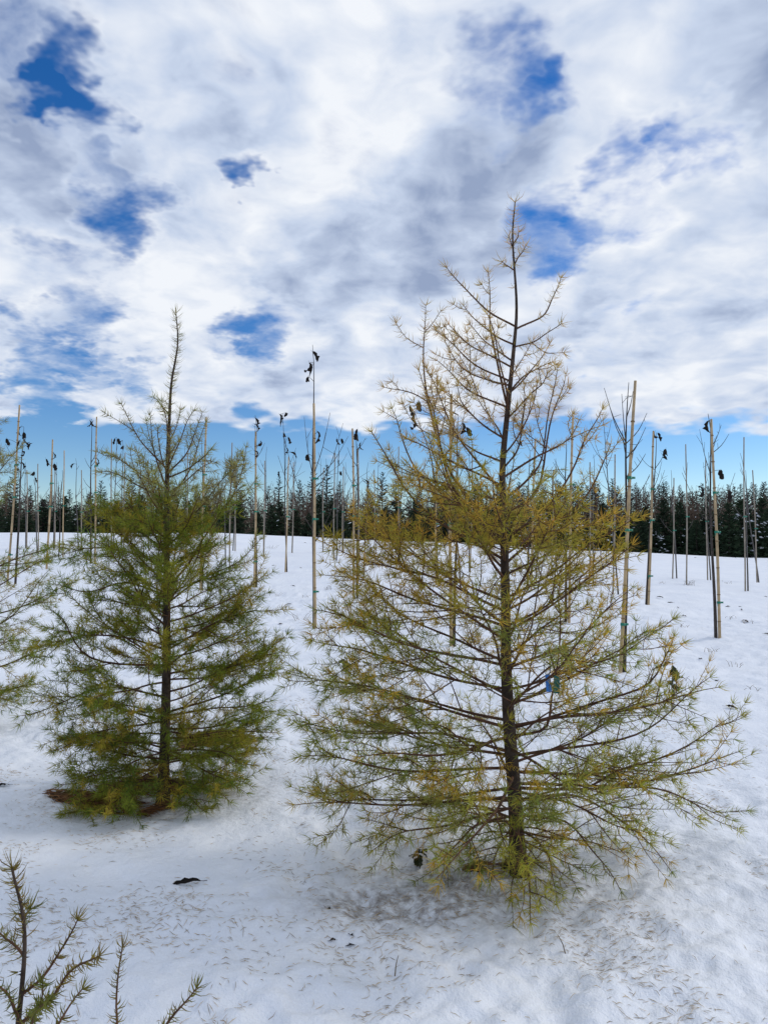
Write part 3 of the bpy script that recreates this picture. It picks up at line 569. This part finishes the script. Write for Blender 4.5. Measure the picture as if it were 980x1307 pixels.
# base px, top px of stake | sapling base dx (px), top px, leaves | near, grey
ROWS = [
 ((10, 748), (26, 517), 12, (31, 545), [(27, 545), (31, 552), (26, 562), (29, 576), (41, 566), (9, 560), (6, 581), (33, 560), (27, 590)], 1, 0, 'bamboo stake leaning beside the leafy sapling at the olive larch branches', 'sapling with many curled black leaves beside a leaning bamboo stake', 8),
 ((60, 728), (68, 561), 2, (69, 577), [(69, 579), (70, 592)], 1, 0, 'thin tan stake with two dark leaves of its sapling near the top', 'thin sapling with two black leaves near the tip of its stake', 3),
 ((81, 711), (82, 575), -3, (80, 600), [], 0, 0, None, None, 3),
 ((121, 722), (124, 532), -3, (117, 535), [(115, 537), (119, 538)], 1, 0, 'pale tan stake standing behind the bushy larch, taller than its sapling', 'sapling with a tuft of black leaves level with its pale stake top', 6),
 ((142, 716), (143, 560), 5, (149, 558), [(147, 560), (151, 560)], 0, 1, None, 'sapling topped with one pair of drooping black leaves beside grey stake', 5),
 ((158, 712), (160, 578), -1, (157, 562), [(156, 563), (158, 569)], 0, 1, None, 'sapling with black leaves hanging along its very tip, behind bushy larch', 5),
 ((256, 752), (263, 532), 3, (258, 560), [], 1, 0, 'tall tan stake rising behind the bushy larch, no leaves near it', 'bare sapling tied to tall tan stake behind the bushy larch', 3),
 ((293, 722), (296, 565), -4, (287, 578), [], 0, 1, None, None, 3),
 ((325, 748), (327, 551), 3, (326, 530), [(326, 534), (333, 563)], 1, 0, 'tan stake with sapling tip showing one small leaf above it', 'sapling with single dark leaf at a tip just above its stake', 6),
 ((364, 730), (369, 583), 3, (361, 528), [(357, 529), (366, 527), (360, 537), (363, 553), (368, 558), (366, 572), (370, 577)], 0, 0, 'short tan stake under a sapling crowded with black leaves', 'sapling with a column of curled black leaves above its short stake', 6),
 ((403, 800), (400, 515), -2, (399, 440), [(399, 449), (395, 463), (398, 470), (393, 481), (405, 551), (393, 580)], 1, 0, 'straight tan bamboo stake with green ties standing alone in open snow', 'tallest sapling, three curled black leaves on a bare tip high above its stake', 9),
 ((452, 762), (450, 547), 4, (456, 550), [(456, 548), (455, 553), (465, 612)], 1, 0, 'tan stake with dark leaves right at its top, green tie halfway', 'sapling with dark leaves clustered at the top of its tan stake', 7),
 ((458, 742), (457, 573), 6, (470, 590), [], 0, 1, None, None, 5),
 ((426, 716), (427, 578), 4, (432, 562), [(430, 560), (436, 560), (433, 587), (436, 602)], 0, 1, None, 'small sapling with four scattered dark leaves beside a grey stake', 6),
 ((575, 830), (575, 503), 4, (585, 530), [(523, 518), (534, 513), (530, 527), (527, 541), (590, 540), (595, 546), (545, 617)], 1, 0, 'thick tan bamboo stake standing behind the sparse yellow larch', 'sapling with black leaves hanging among the sparse larch top branches', 8),
 ((790, 858), (811, 486), 6, (802, 488), [], 1, 0, 'leaning tan bamboo stake with several green ties, tallest beside bare forked sapling', 'bare forked sapling with twiggy branches tied to a leaning bamboo stake', 12),
 ((827, 773), (834, 550), -4, (837, 552), [(839, 553), (835, 551)], 1, 0, 'slim tan stake with dark curled leaf hooked over its top', 'sapling whose only leaf curls over its slim stake top', 7),
 ((876, 745), (875, 567), -3, (877, 590), [], 0, 1, 'grey weathered stake with dry weed clump at its foot', None, 3),
 ((918, 815), (908, 535), -6, (903, 528), [(905, 537), (919, 600)], 1, 0, 'golden bamboo stake beside thin sapling with low forks on open snow', 'thin sapling with low forked branches and two leaves beside golden stake', 10),
 ((950, 755), (949, 558), 1, (951, 600), [], 0, 1, None, None, 4),
 ((966, 741), (960, 600), -2, (944, 578), [], 0, 1, None, None, 5),
 ((902, 740), (900, 585), 1, (897, 590), [], 0, 1, None, None, 6),
 ((725, 795), (731, 530), -4, (722, 560), [], 1, 0, 'tan stake seen through the sparse larch, green tie at conifer height', 'bare sapling with dark stem tied to stake seen through sparse larch', 5),
 ((677, 756), (683, 560), -5, (676, 575), [(668, 563)], 1, 0, 'thin tan stake close behind the sparse larch trunk', 'dark bare sapling close behind the sparse larch trunk', 4),
 ((782, 760), (785, 580), 5, (768, 528), [], 0, 1, None, 'bare grey sapling with upswept forks behind the leaning stake', 6),
 ((556, 748), (557, 585), 3, (552, 575), [], 0, 0, None, None, 5),
 ((600, 732), (603, 570), -2, (598, 560), [], 0, 1, None, None, 5),
 ((508, 722), (509, 570), 2, (512, 590), [(507, 592)], 0, 1, None, None, 4),
 ((478, 707), (478, 600), 2, (484, 580), [], 0, 1, None, None, 5),
 ((437, 706), (438, 596), 1, (441, 590), [], 0, 1, None, None, 4),
 ((412, 704), (413, 597), 1, (410, 585), [], 0, 1, None, None, 4),
 ((373, 704), (375, 590), 1, (377, 575), [(356, 602)], 0, 1, None, None, 5),
 ((337, 709), (338, 588), 1, (341, 570), [], 0, 1, None, None, 4),
 ((300, 702), (301, 590), -1, (304, 570), [], 0, 1, None, None, 4),
 ((238, 712), (240, 575), 2, (236, 570), [], 0, 1, None, None, 4),
 ((190, 706), (189, 588), 2, (186, 575), [(173, 590)], 0, 1, None, None, 5),
 ((105, 703), (104, 600), -2, (97, 585), [(95, 592)], 0, 1, None, None, 5),
 ((70, 700), (71, 600), 2, (73, 590), [], 0, 1, None, None, 3),
 ((49, 706), (49, 592), 2, (45, 605), [(45, 610), (44, 602)], 0, 1, None, None, 5),
 ((35, 700), (35, 600), 2, (33, 590), [], 0, 1, None, None, 4),
 ((640, 720), (642, 590), 3, (646, 580), [], 0, 1, None, None, 4),
 ((752, 745), (753, 590), 3, (757, 580), [], 0, 1, None, None, 5),
 ((704, 728), (706, 600), 3, (709, 585), [], 0, 1, None, None, 4),
 ((858, 738), (860, 610), 2, (856, 600), [], 0, 1, None, None, 4),
]
for (bx, by), (tx, ty), dxs, stop, lv, near, grey, sl, tl, nb_ in ROWS:
    b = hit(bx, by, True)
    stake(b, at(tx, ty, b[1]), sl or (('thin grey stake ' if grey else 'short tan stake ')+mark(bx)), None if sl else GS, near, grey, (.18, .5, .68) if near else (.5,))
    q = hit(bx+dxs, by-1, True); q[1] = b[1]+.03; q[2] = ground(q[0], q[1])
    sapling(q, at(stop[0], stop[1], q[1]), tl or ('slender leafless sapling ' if not lv else 'slender sapling with few dark leaves ')+mark(bx), None if tl else GT, branches=nb_, leaves=lv, free_leaves=2 if (lv and near and nb_ != 9) else 0, r0=.018 if near else .012, grey=bool(grey), fork=.3 if nb_ > 8 else .42, ftop=.66 if nb_ == 9 else .9, spread=.5 if nb_ > 8 else .36)

# ------------------------------------------------------------------ the wood beyond the field
def spruce_proto(name, H, Rb, dens, material, ragged, snow, seed, narrow=1.0, bare=0.0):
    r = np.random.default_rng(seed); o = empty(name, (0, 0, 0)); m = MB(); m.tube([(0, 0, -.1), (0, 0, H*.5), (0, 0, H)], [.03*H**.5, .022*H**.5, .006], 6); m.build('trunk', 'far_trunk', o)
    c = MB(); sn = MB(); nb = int(dens)
    for i in range(nb):
        f = (i+r.random())/nb; f = bare+(1-bare)*f; z = H*(.04+.95*f); prof = (1-f)**.8 if narrow == 1 else min(1, (1-f)*2.2)**.7
        L = Rb*prof*r.uniform(1-ragged, 1.12)+.07; az = i*2.4+r.normal()*.5; el = R(-14+46*f+r.normal()*9)
        d = np.array([math.cos(az)*math.cos(el), math.sin(az)*math.cos(el), math.sin(el)]); s = np.array([-math.sin(az), math.cos(az), 0])
        k = int(6+L*14); t = r.uniform(.12, 1, k)[:, None]; base = np.array([0, 0, z])+d*L*t+np.array([0, 0, -.12])*L*(t*(1-t))*2
        sg = r.choice([-1, 1], (k, 1)); dr = nrm(d*r.uniform(.5, 1.1, (k, 1))+s*sg*r.uniform(.2, 1., (k, 1))+np.array([0, 0, 1.])*r.normal(size=(k, 1))*.32)
        ln = (.07+.22*L*(1.1-t*.7))*r.uniform(.6, 1.2, (k, 1)); w = nrm(np.cross(dr, r.normal(size=(k, 3))))*ln*.16
        V = np.stack([base-w, base+w, base+dr*ln*.6+w*.8, base+dr*ln], 1).reshape(-1, 3); q = np.arange(k)[:, None]*4
        c.add(V, np.concatenate([q+np.array([0, 1, 2]), q+np.array([0, 2, 3])]))
        c.tube([(0, 0, z), tuple(np.array([0, 0, z])+d*L)], [.012, .004], 3)
        if snow and f < .75 and r.random() < snow:
            p = np.array([0, 0, z])+d*L*r.uniform(.55, .9); a1 = r.uniform(.06, .16); a2 = r.uniform(.04, .09); th = np.linspace(0, 6.28, 7)[:-1]
            ring = p+np.cos(th)[:, None]*d*a1*r.uniform(.7, 1.2, (6, 1))+np.sin(th)[:, None]*s*a2*r.uniform(.7, 1.2, (6, 1)); topv = p+np.array([0, 0, .045])
            sn.add(np.vstack([ring, topv, p-np.array([0, 0, .02])]), [x for j in range(6) for x in ((j, (j+1) % 6, 6), ((j+1) % 6, j, 7))])
    cr = c.build('crown', material, o, smooth=False)
    if sn.v: sn.build('snow_cap', 'bough_snow', cr, kind='stuff')
    return o
def bare_proto(H, seed, spread=.35):
    r = np.random.default_rng(seed); o = empty('bare_tree', (0, 0, 0)); m = MB(); cr = MB()
    m.tube([(0, 0, -.1), (.05, 0, H*.4), (r.normal()*.1, r.normal()*.1, H*.95)], [.035, .025, .006], 5); m.build('trunk', 'bare_twig', o)
    for i in range(46):
        z = H*r.uniform(.02, .8); az = r.uniform(0, 6.28); L = H*r.uniform(.2, .55)*(1.15-z/H)
        e = R(r.uniform(30, 75)); d = np.array([math.cos(az)*math.cos(e), math.sin(az)*math.cos(e), math.sin(e)]); b = np.array([r.normal()*.12*(z < .3*H), r.normal()*.12*(z < .3*H), z])
        q = spline([b, b+d*L*.5, b+d*L*.5+nrm(d+np.array([0, 0, .6]))*L*.5], 5); cr.tube(q, np.linspace(.012, .004, 5), 3)
        for j in range(9):
            p = q[r.integers(1, 5)]; dd = nrm(d*.6+r.normal(size=3)*.6+np.array([0, 0, .5])); cr.tube([p, p+dd*L*r.uniform(.12, .35)], [.006, .003], 3)
    cr.build('crown', 'bare_twig', o)
    return o
SP = [spruce_proto('spruce_tree', 1.9, .72, 190, 'spruce', .35, .25, 20), spruce_proto('spruce_tree', 2.3, .8, 210, 'spruce', .4, .14, 21), spruce_proto('spruce_tree', 1.7, .75, 180, 'spruce', .3, .38, 22)]
SPD = [spruce_proto('spruce_tree', 1.9, .72, 190, 'spruce', .35, 0, 23), spruce_proto('spruce_tree', 2.2, .85, 200, 'spruce', .4, .06, 24)]
PN = [spruce_proto('conifer_tree', 4.6, 1.35, 120, 'conifer', .6, .12, 30), spruce_proto('conifer_tree', 4.2, 1.5, 110, 'conifer', .65, .1, 31), spruce_proto('conifer_tree', 5., 1.2, 130, 'conifer', .6, .1, 32)]
NR = [spruce_proto('conifer_tree', 5.2, .55, 170, 'conifer', .45, .0, 40, .5, .1), spruce_proto('conifer_tree', 4.9, .6, 150, 'conifer', .55, 0, 41, .5, .15), spruce_proto('conifer_tree', 5.4, .5, 160, 'conifer', .5, 0, 42, .5, .1)]
BT = [bare_proto(2.9, 50), bare_proto(3.3, 51), bare_proto(2.6, 52), bare_proto(3.0, 53)]
used = set()
def plant(proto, px, y, top_py, label, group, cat='tree', hnat=None, wide=1.0):
    p = at(px, 680, y); gz = float(terr(p[0], y)); top = at(px, top_py, y)[2]
    o = proto if id(proto) not in used else copy_tree(proto); used.add(id(proto))
    h = max(.5, top-gz+.05); s = h/hnat
    o.location = (p[0], y, gz-.03); o.rotation_euler = (0, 0, rnd.uniform(0, 6.28)); o.scale = (s**.6*wide, s**.6*wide, s)
    return tag(o, label, cat, group)
H = {id(SP[0]): 1.9, id(SP[1]): 2.3, id(SP[2]): 1.7, id(SPD[0]): 1.9, id(SPD[1]): 2.2, id(PN[0]): 4.6, id(PN[1]): 4.2, id(PN[2]): 5., id(NR[0]): 5.2, id(NR[1]): 4.9, id(NR[2]): 5.4, id(BT[0]): 2.9, id(BT[1]): 3.3, id(BT[2]): 2.6, id(BT[3]): 3.0}
for px, tp in [(2, 650), (35, 650), (70, 652), (118, 648), (135, 650), (165, 646), (200, 650), (285, 646), (330, 655), (395, 655), (450, 655), (470, 650), (18, 640), (55, 638), (82, 634), (97, 645), (150, 640), (180, 632), (215, 636), (240, 640), (262, 635), (305, 640), (347, 645), (357, 641), (378, 652), (408, 632), (424, 636), (436, 648), (492, 648), (508, 642), (530, 640), (548, 650), (568, 640), (586, 646), (604, 640), (622, 648)]:
    pr = rnd.choice(SPD); plant(pr, px, rnd.uniform(28, 30), tp, 'low dark spruce without snow '+mark(px), 'dark low spruces at the field edge', hnat=H[id(pr)], wide=.9)
for i in range(27):
    px = 640+i*13.2+rnd.uniform(-4, 4); pr = rnd.choice(SP) if rnd.random() < .65 else rnd.choice(SPD)
    snowy = pr in SP
    plant(pr, px, rnd.uniform(27.5, 30), rnd.uniform(636, 668), 'low spruce with snowy boughs '+mark(px) if snowy else 'low dark spruce without snow '+mark(px), 'snowy low spruces at the field edge' if snowy else 'dark low spruces at the field edge', hnat=H[id(pr)], wide=.95)
for i in range(150):
    px = -25+i*6.9+rnd.uniform(-5, 5); pr = rnd.choice(BT)
    plant(pr, px, rnd.uniform(32, 43), rnd.uniform(612, 652), 'leafless brown thicket tree '+mark(px), 'bare trees of the thicket', hnat=H[id(pr)])
for px, tp in [(8, 622), (18, 604), (38, 620), (62, 628), (88, 622), (112, 630), (128, 618), (168, 604), (196, 612), (222, 620), (250, 622), (272, 626), (302, 606), (320, 630), (342, 622), (356, 612), (382, 616), (400, 598), (417, 594), (434, 612), (470, 626), (488, 606), (505, 614), (535, 622), (556, 602), (580, 616), (608, 622), (640, 618), (668, 628), (692, 616), (712, 610), (735, 622), (760, 616), (782, 612), (805, 622), (845, 620), (884, 628), (930, 618), (955, 626), (976, 612), (995, 618)]:
    pr = rnd.choice(PN); plant(pr, px, rnd.uniform(42, 50), tp-3+rnd.uniform(-4, 6), 'dark ragged conifer of the far wood '+mark(px), 'ragged conifers beyond the field', hnat=H[id(pr)])
for i in range(78):
    px = 560+i*5.7+rnd.uniform(-2, 2); pr = rnd.choice(NR)
    plant(pr, px, rnd.uniform(54, 64), rnd.uniform(614, 634), 'distant narrow spire conifer '+mark(px), 'spire conifers of the distant wood', hnat=H[id(pr)])
for i in range(40):
    px = -20+i*15+rnd.uniform(-4, 4); pr = rnd.choice(NR)
    plant(pr, px, rnd.uniform(54, 64), rnd.uniform(628, 652), 'distant narrow spire conifer '+mark(px), 'spire conifers of the distant wood', hnat=H[id(pr)], wide=1.3)

for pr in SP+SPD+PN+NR+BT:
    if id(pr) not in used:
        for o in [c for c in pr.children_recursive]+[pr]: bpy.data.objects.remove(o)
# ------------------------------------------------------------------ litter, mulch, fallen leaves, weeds, tags
def litter():
    m = MB(); n = 44000
    x = rng.uniform(-2.4, 2.6, n); y = 2.1+4.6*rng.random(n)**1.3
    clump = vnoise(x*2.3+5, y*2.3)+.6*vnoise(x*6, y*6+9)
    w = .22+clump*1.5+.5*np.exp(-((x+.25)**2/1.0+(y-3.0)**2/.55))-.25*sstep(.9, 2., x)
    keep = rng.random(n) < np.clip(w, .03, 1); x, y = x[keep], y[keep]; n = len(x)
    a = rng.normal(size=n)*.55+.15*np.pi*rng.choice([-1, 0, 1, 5], n, p=[.3, .3, .3, .1]); l = rng.uniform(.014, .038, n); bend = rng.normal(size=n)*.35
    d0 = np.stack([np.cos(a), np.sin(a)], -1); d1 = np.stack([np.cos(a+bend), np.sin(a+bend)], -1); s = np.stack([-np.sin(a), np.cos(a)], -1)*.0005
    p = np.stack([x, y], -1); q = p+d0*(l*.5)[:, None]; e = q+d1*(l*.5)[:, None]
    def lift(v, h): return np.concatenate([v, (ground(v[:, 0], v[:, 1])+h)[:, None]], 1)
    lo = .002; hi = .0036+rng.random(n)*.002
    V = np.stack([lift(p-s, lo), lift(p+s, lo), lift(q, hi), lift(q-s*1.6, lo+.001), lift(q+s*1.6, lo+.001), lift(e, lo)], 1).reshape(-1, 3); k = np.arange(n)[:, None]*6
    T = np.concatenate([k+np.array(t) for t in ((0, 2, 3), (0, 1, 2), (1, 4, 2), (3, 2, 5), (2, 4, 5))])
    c = np.array([(.50, .38, .23), (.55, .44, .30), (.40, .29, .18), (.30, .24, .17)])[rng.integers(0, 4, n)]*rng.uniform(.8, 1.2, (n, 1))
    m.add(V, T, np.repeat(c, 6, 0))
    m.build('fallen_needles', 'straw', smooth=False, label='tan larch needles scattered over the trampled snow', cat='needles', kind='stuff')
litter()
def mulch(name, cx, cy, rx, ry, h, label, straw=900, soil=False, seed=0):
    r = np.random.default_rng(seed); z0 = float(ground(cx, cy)); o = empty(name, (cx, cy, z0), label=label, cat='mulch' if not soil else 'soil')
    m = MB(); nr, na = 12, 56; V = []; ph = r.uniform(0, 6, 4)
    def outline(a): return 1+.16*math.sin(2*a+ph[0])+.12*math.sin(3*a+ph[1])+.09*math.sin(7*a+ph[2])+.08*math.sin(13*a+ph[3])+.06*math.sin(19*a+ph[1])
    for i in range(nr+1):
        for j in range(na):
            a = j*2*math.pi/na; q = i/nr; k = outline(a)*q; x, y = cx+math.cos(a)*k*rx, cy+math.sin(a)*k*ry
            zz = float(ground(x, y))+h*(1-q**2.2)*(.75+2.4*float(vnoise(np.array(x*13), np.array(y*17)))+1.6*float(vnoise(np.array(x*37), np.array(y*45))))+.006*(1-q)+(-.014 if i == nr else -.003)
            V.append((x-cx, y-cy, zz-z0))
    T = []
    for i in range(nr):
        for j in range(na):
            a, b = i*na+j, i*na+(j+1) % na; T += [(a, b, b+na), (a, b+na, a+na)]
    m.add(V, T); m.build('mound', 'soil' if soil else 'mulch', o)
    if straw:
        s = MB(); n = straw; a = r.uniform(0, 6.28, n); q = r.random(n)**.5*1.04
        k = np.array([outline(t) for t in a])*q; x = cx+np.cos(a)*k*rx; y = cy+np.sin(a)*k*ry; z = ground(x, y)+h*(1-np.minimum(q, 1)**2.2)+.012-z0
        P = np.stack([x-cx, y-cy, z], -1); dr = r.normal(size=n)*.5; D = nrm(np.stack([np.cos(dr), np.sin(dr)*.8, r.normal(size=n)*.18], -1))
        c = np.array([(.30, .14, .055), (.36, .19, .08), (.18, .085, .035), (.10, .05, .03)])[r.integers(0, 4, n)]
        needle_strip(s, P, D, r.uniform(.04, .11, n), .0035, c); s.build('straw', 'straw', o, kind='stuff', smooth=False)
    return o
p = hit(120, 1026); mulch('mulch_patch', p[0], p[1], .25, .12, .03, 'reddish brown straw mulch heap showing through snow before the bushy larch', 1300, seed=1)
p = hit(180, 1005); mulch('mulch_patch', p[0], p[1], .26, .14, .025, 'dark straw mulch under the bushy larch stem', 900, seed=2)
p = hit(272, 945); mulch('mulch_patch', p[0], p[1], .24, .13, .05, 'brown mulch mound behind the bushy larch stem', 1100, seed=3)
for i, (px, py, rx, ry, lb) in enumerate([(210, 1031, .085, .028, 'black soil clod exposed by melted snow beside the mulch'), (192, 1036, .03, .018, 'small black soil crumb in snow at the mulch edge'), (178, 1041, .016, .012, 'tiny black soil speck in snow before the mulch'), (606, 1110, .07, .035, 'dark bare soil at the foot of the sparse larch'), (655, 1105, .085, .05, 'brown soil ringing the sparse larch trunk')]):
    p = hit(px, py); mulch('soil_patch', p[0], p[1], rx, ry, .012, lb, 120, True, seed=10+i)
def spot(px, py):
    return ('near the sparse larch outer boughs' if py > 830 else 'below the golden stake' if px > 880 and py > 800 else mark(px).replace('behind', 'beside', 1) if py < 780 else 'below '+mark(px).split('behind ')[-1])
def fallen(px, py, i, label, size=1., rz=None, group=None):
    label = label or ('brown' if i == 1 else 'black')+' leaf on snow '+spot(px, py)
    p = hit(px, py); o = bpy.data.objects.new('fallen_leaf', FALL[i]); C.objects.link(o)
    o.location = (p[0], p[1], p[2]+.012*size); o.rotation_euler = (R(rnd.uniform(-6, 12)), R(rnd.uniform(-12, 12)), rz if rz is not None else rnd.uniform(0, 6.28)); o.scale = (size,)*3
    tag(o, label, 'leaf', group)
fallen(256, 1128, 2, 'large rolled black leaf lying on trampled snow with needles', 1.0, R(110))
fallen(12, 1004, 0, 'black leaf on snow before the mulch heap', .8, R(100))
fallen(421, 1160, 0, 'small upright dark leaf scrap beside the grey hollow', .45, R(170))
fallen(428, 1202, 1, 'small green-black leaf scrap below the grey hollow', .4, R(80)); fallen(450, 1198, 0, 'larger of the dark leaf scraps near the grey hollow', .5, R(30))
fallen(452, 1209, 0, 'tiny dark leaf scrap touching a larger scrap on the snow', .35, R(90))
GL = 'dark leaves strewn over the upper field'
for i, (px, py) in enumerate([(372, 748), (383, 725), (372, 772), (335, 772), (360, 797), (413, 798), (487, 780), (895, 842), (838, 763), (865, 776), (930, 775), (945, 775), (945, 778), (947, 793), (888, 712), (925, 903), (915, 870), (858, 770), (870, 787), (975, 762), (975, 810), (935, 712), (340, 726), (351, 722), (388, 693), (60, 770), (45, 765), (330, 945), (320, 958), (310, 800), (300, 795)]):
    fallen(px, py, i % 3, None, rnd.uniform(.6, 1.1), None, GL)
def weed(px, py, n, h, label, group, green=False):
    p = hit(px, py); ob = empty('dry_weed', p, label=label, cat='weed', group=group)
    for i in range(n):
        a = rng.uniform(0, 6.28); l = h*rng.uniform(.5, 1.1); b = np.array([rng.normal()*.05, rng.normal()*.04, -.01]); d = np.array([math.cos(a)*.6, math.sin(a)*.6, 1.])
        o = MB(); o.tube(spline([b, b+d*l*.5, b+d*l*.75+np.array([math.cos(a), math.sin(a), -.1])*l*.3], 5), np.linspace(.0028, .0012, 5), 3)
        o.build('stalk', 'dry_stem', ob)
GW = 'dry stalks poking through the field snow'
for px, py, n, h in [(879, 747, 14, .16), (540, 760, 9, .1), (420, 752, 12, .1), (440, 748, 10, .1), (405, 765, 6, .09), (376, 792, 7, .2), (395, 762, 8, .08), (932, 790, 6, .1), (915, 742, 7, .08), (845, 745, 7, .08), (905, 832, 9, .07), (935, 850, 6, .08), (875, 870, 6, .08), (930, 745, 6, .08), (960, 795, 6, .09), (350, 760, 6, .09), (365, 775, 8, .07), (345, 700, 10, .15), (870, 800, 8, .07), (955, 880, 5, .06)]:
    weed(px, py, n, h, 'dry weed stalks '+spot(px, py), GW)
weed(700, 1222, 1, .09, 'bent dry grass stalk arching out of the foreground snow', None); weed(540, 1245, 1, .06, 'short dry stalk standing in smooth foreground snow', None)
# leafy stem by the sparse larch's outer branches
def leafy(px, py0, py1, y, n, label, scale=1.):
    b = hit(px, py0) if y is None else at(px, py0, y); top = at(px+2, py1, b[1]); o = empty('leafy_weed', b, label=label, cat='plant')
    g0 = np.array([0, 0, float(ground(b[0], b[1]))-b[2]-.02]); m = MB(); P = spline([g0, (top-b)*.5, top-b], 9); m.tube(P, np.linspace(.004, .002, 9), 5); m.build('stem', 'larch_twig', o)
    for i in range(n):
        l = bpy.data.objects.new('leaf', OLIVE[i % 2]); C.objects.link(l); l.parent = o; l.location = tuple(resample(P, np.array([plen(P)*(.45+.55*i/n)]))[0][0]); k = scale*rng.uniform(.9, 1.6)
        l.scale = (k, k, k); l.rotation_euler = (R(rng.uniform(-60, 30)), R(rng.uniform(-40, 40)), rng.uniform(0, 6.28))
leafy(856, 905, 843, None, 11, 'green leafy stem among the outer branch tips of the sparse larch', 1.7)
leafy(532, 1106, 1085, None, 9, 'low dark green leafy sprig in snow under the sparse larch', .9)
leafy(438, 860, 836, None, 6, 'small dark leafy sprig in snow behind the sparse larch outer twigs', 1.6)
# plant tags hanging on the sparse larch
def plant_tag(px0, px1, py0, py1, y, m_, label, tilt):
    a, b = at(px0, py0, y), at(px1, py1, y); o = empty('plant_tag', ((a+b)/2), label=label, cat='tag'); w, h = abs(b[0]-a[0]), abs(a[2]-b[2])
    m = MB(); m.box((0, 0, 0), w, .003, h); t = m.build('card', m_, o, smooth=False); bv = t.modifiers.new('bevel', 'BEVEL'); bv.width = .004; bv.segments = 2
    m = MB(); th = np.linspace(0, 6.28, 14); m.tube(np.stack([np.cos(th)*.012, 0*th, h/2+.022+np.sin(th)*.026], -1), .0013, 4, False); m.build('wire_loop', 'wire', o); o.rotation_euler = (0, R(tilt), R(tilt*2))
plant_tag(696, 703, 861, 883, BIG[1]-.43, 'blue_tag', 'blue plastic plant tag hanging on the sparse larch', -4)
plant_tag(706, 714, 862, 885, BIG[1]-.42, 'green_tag', 'dark green plastic plant tag hanging beside the blue one', 2)
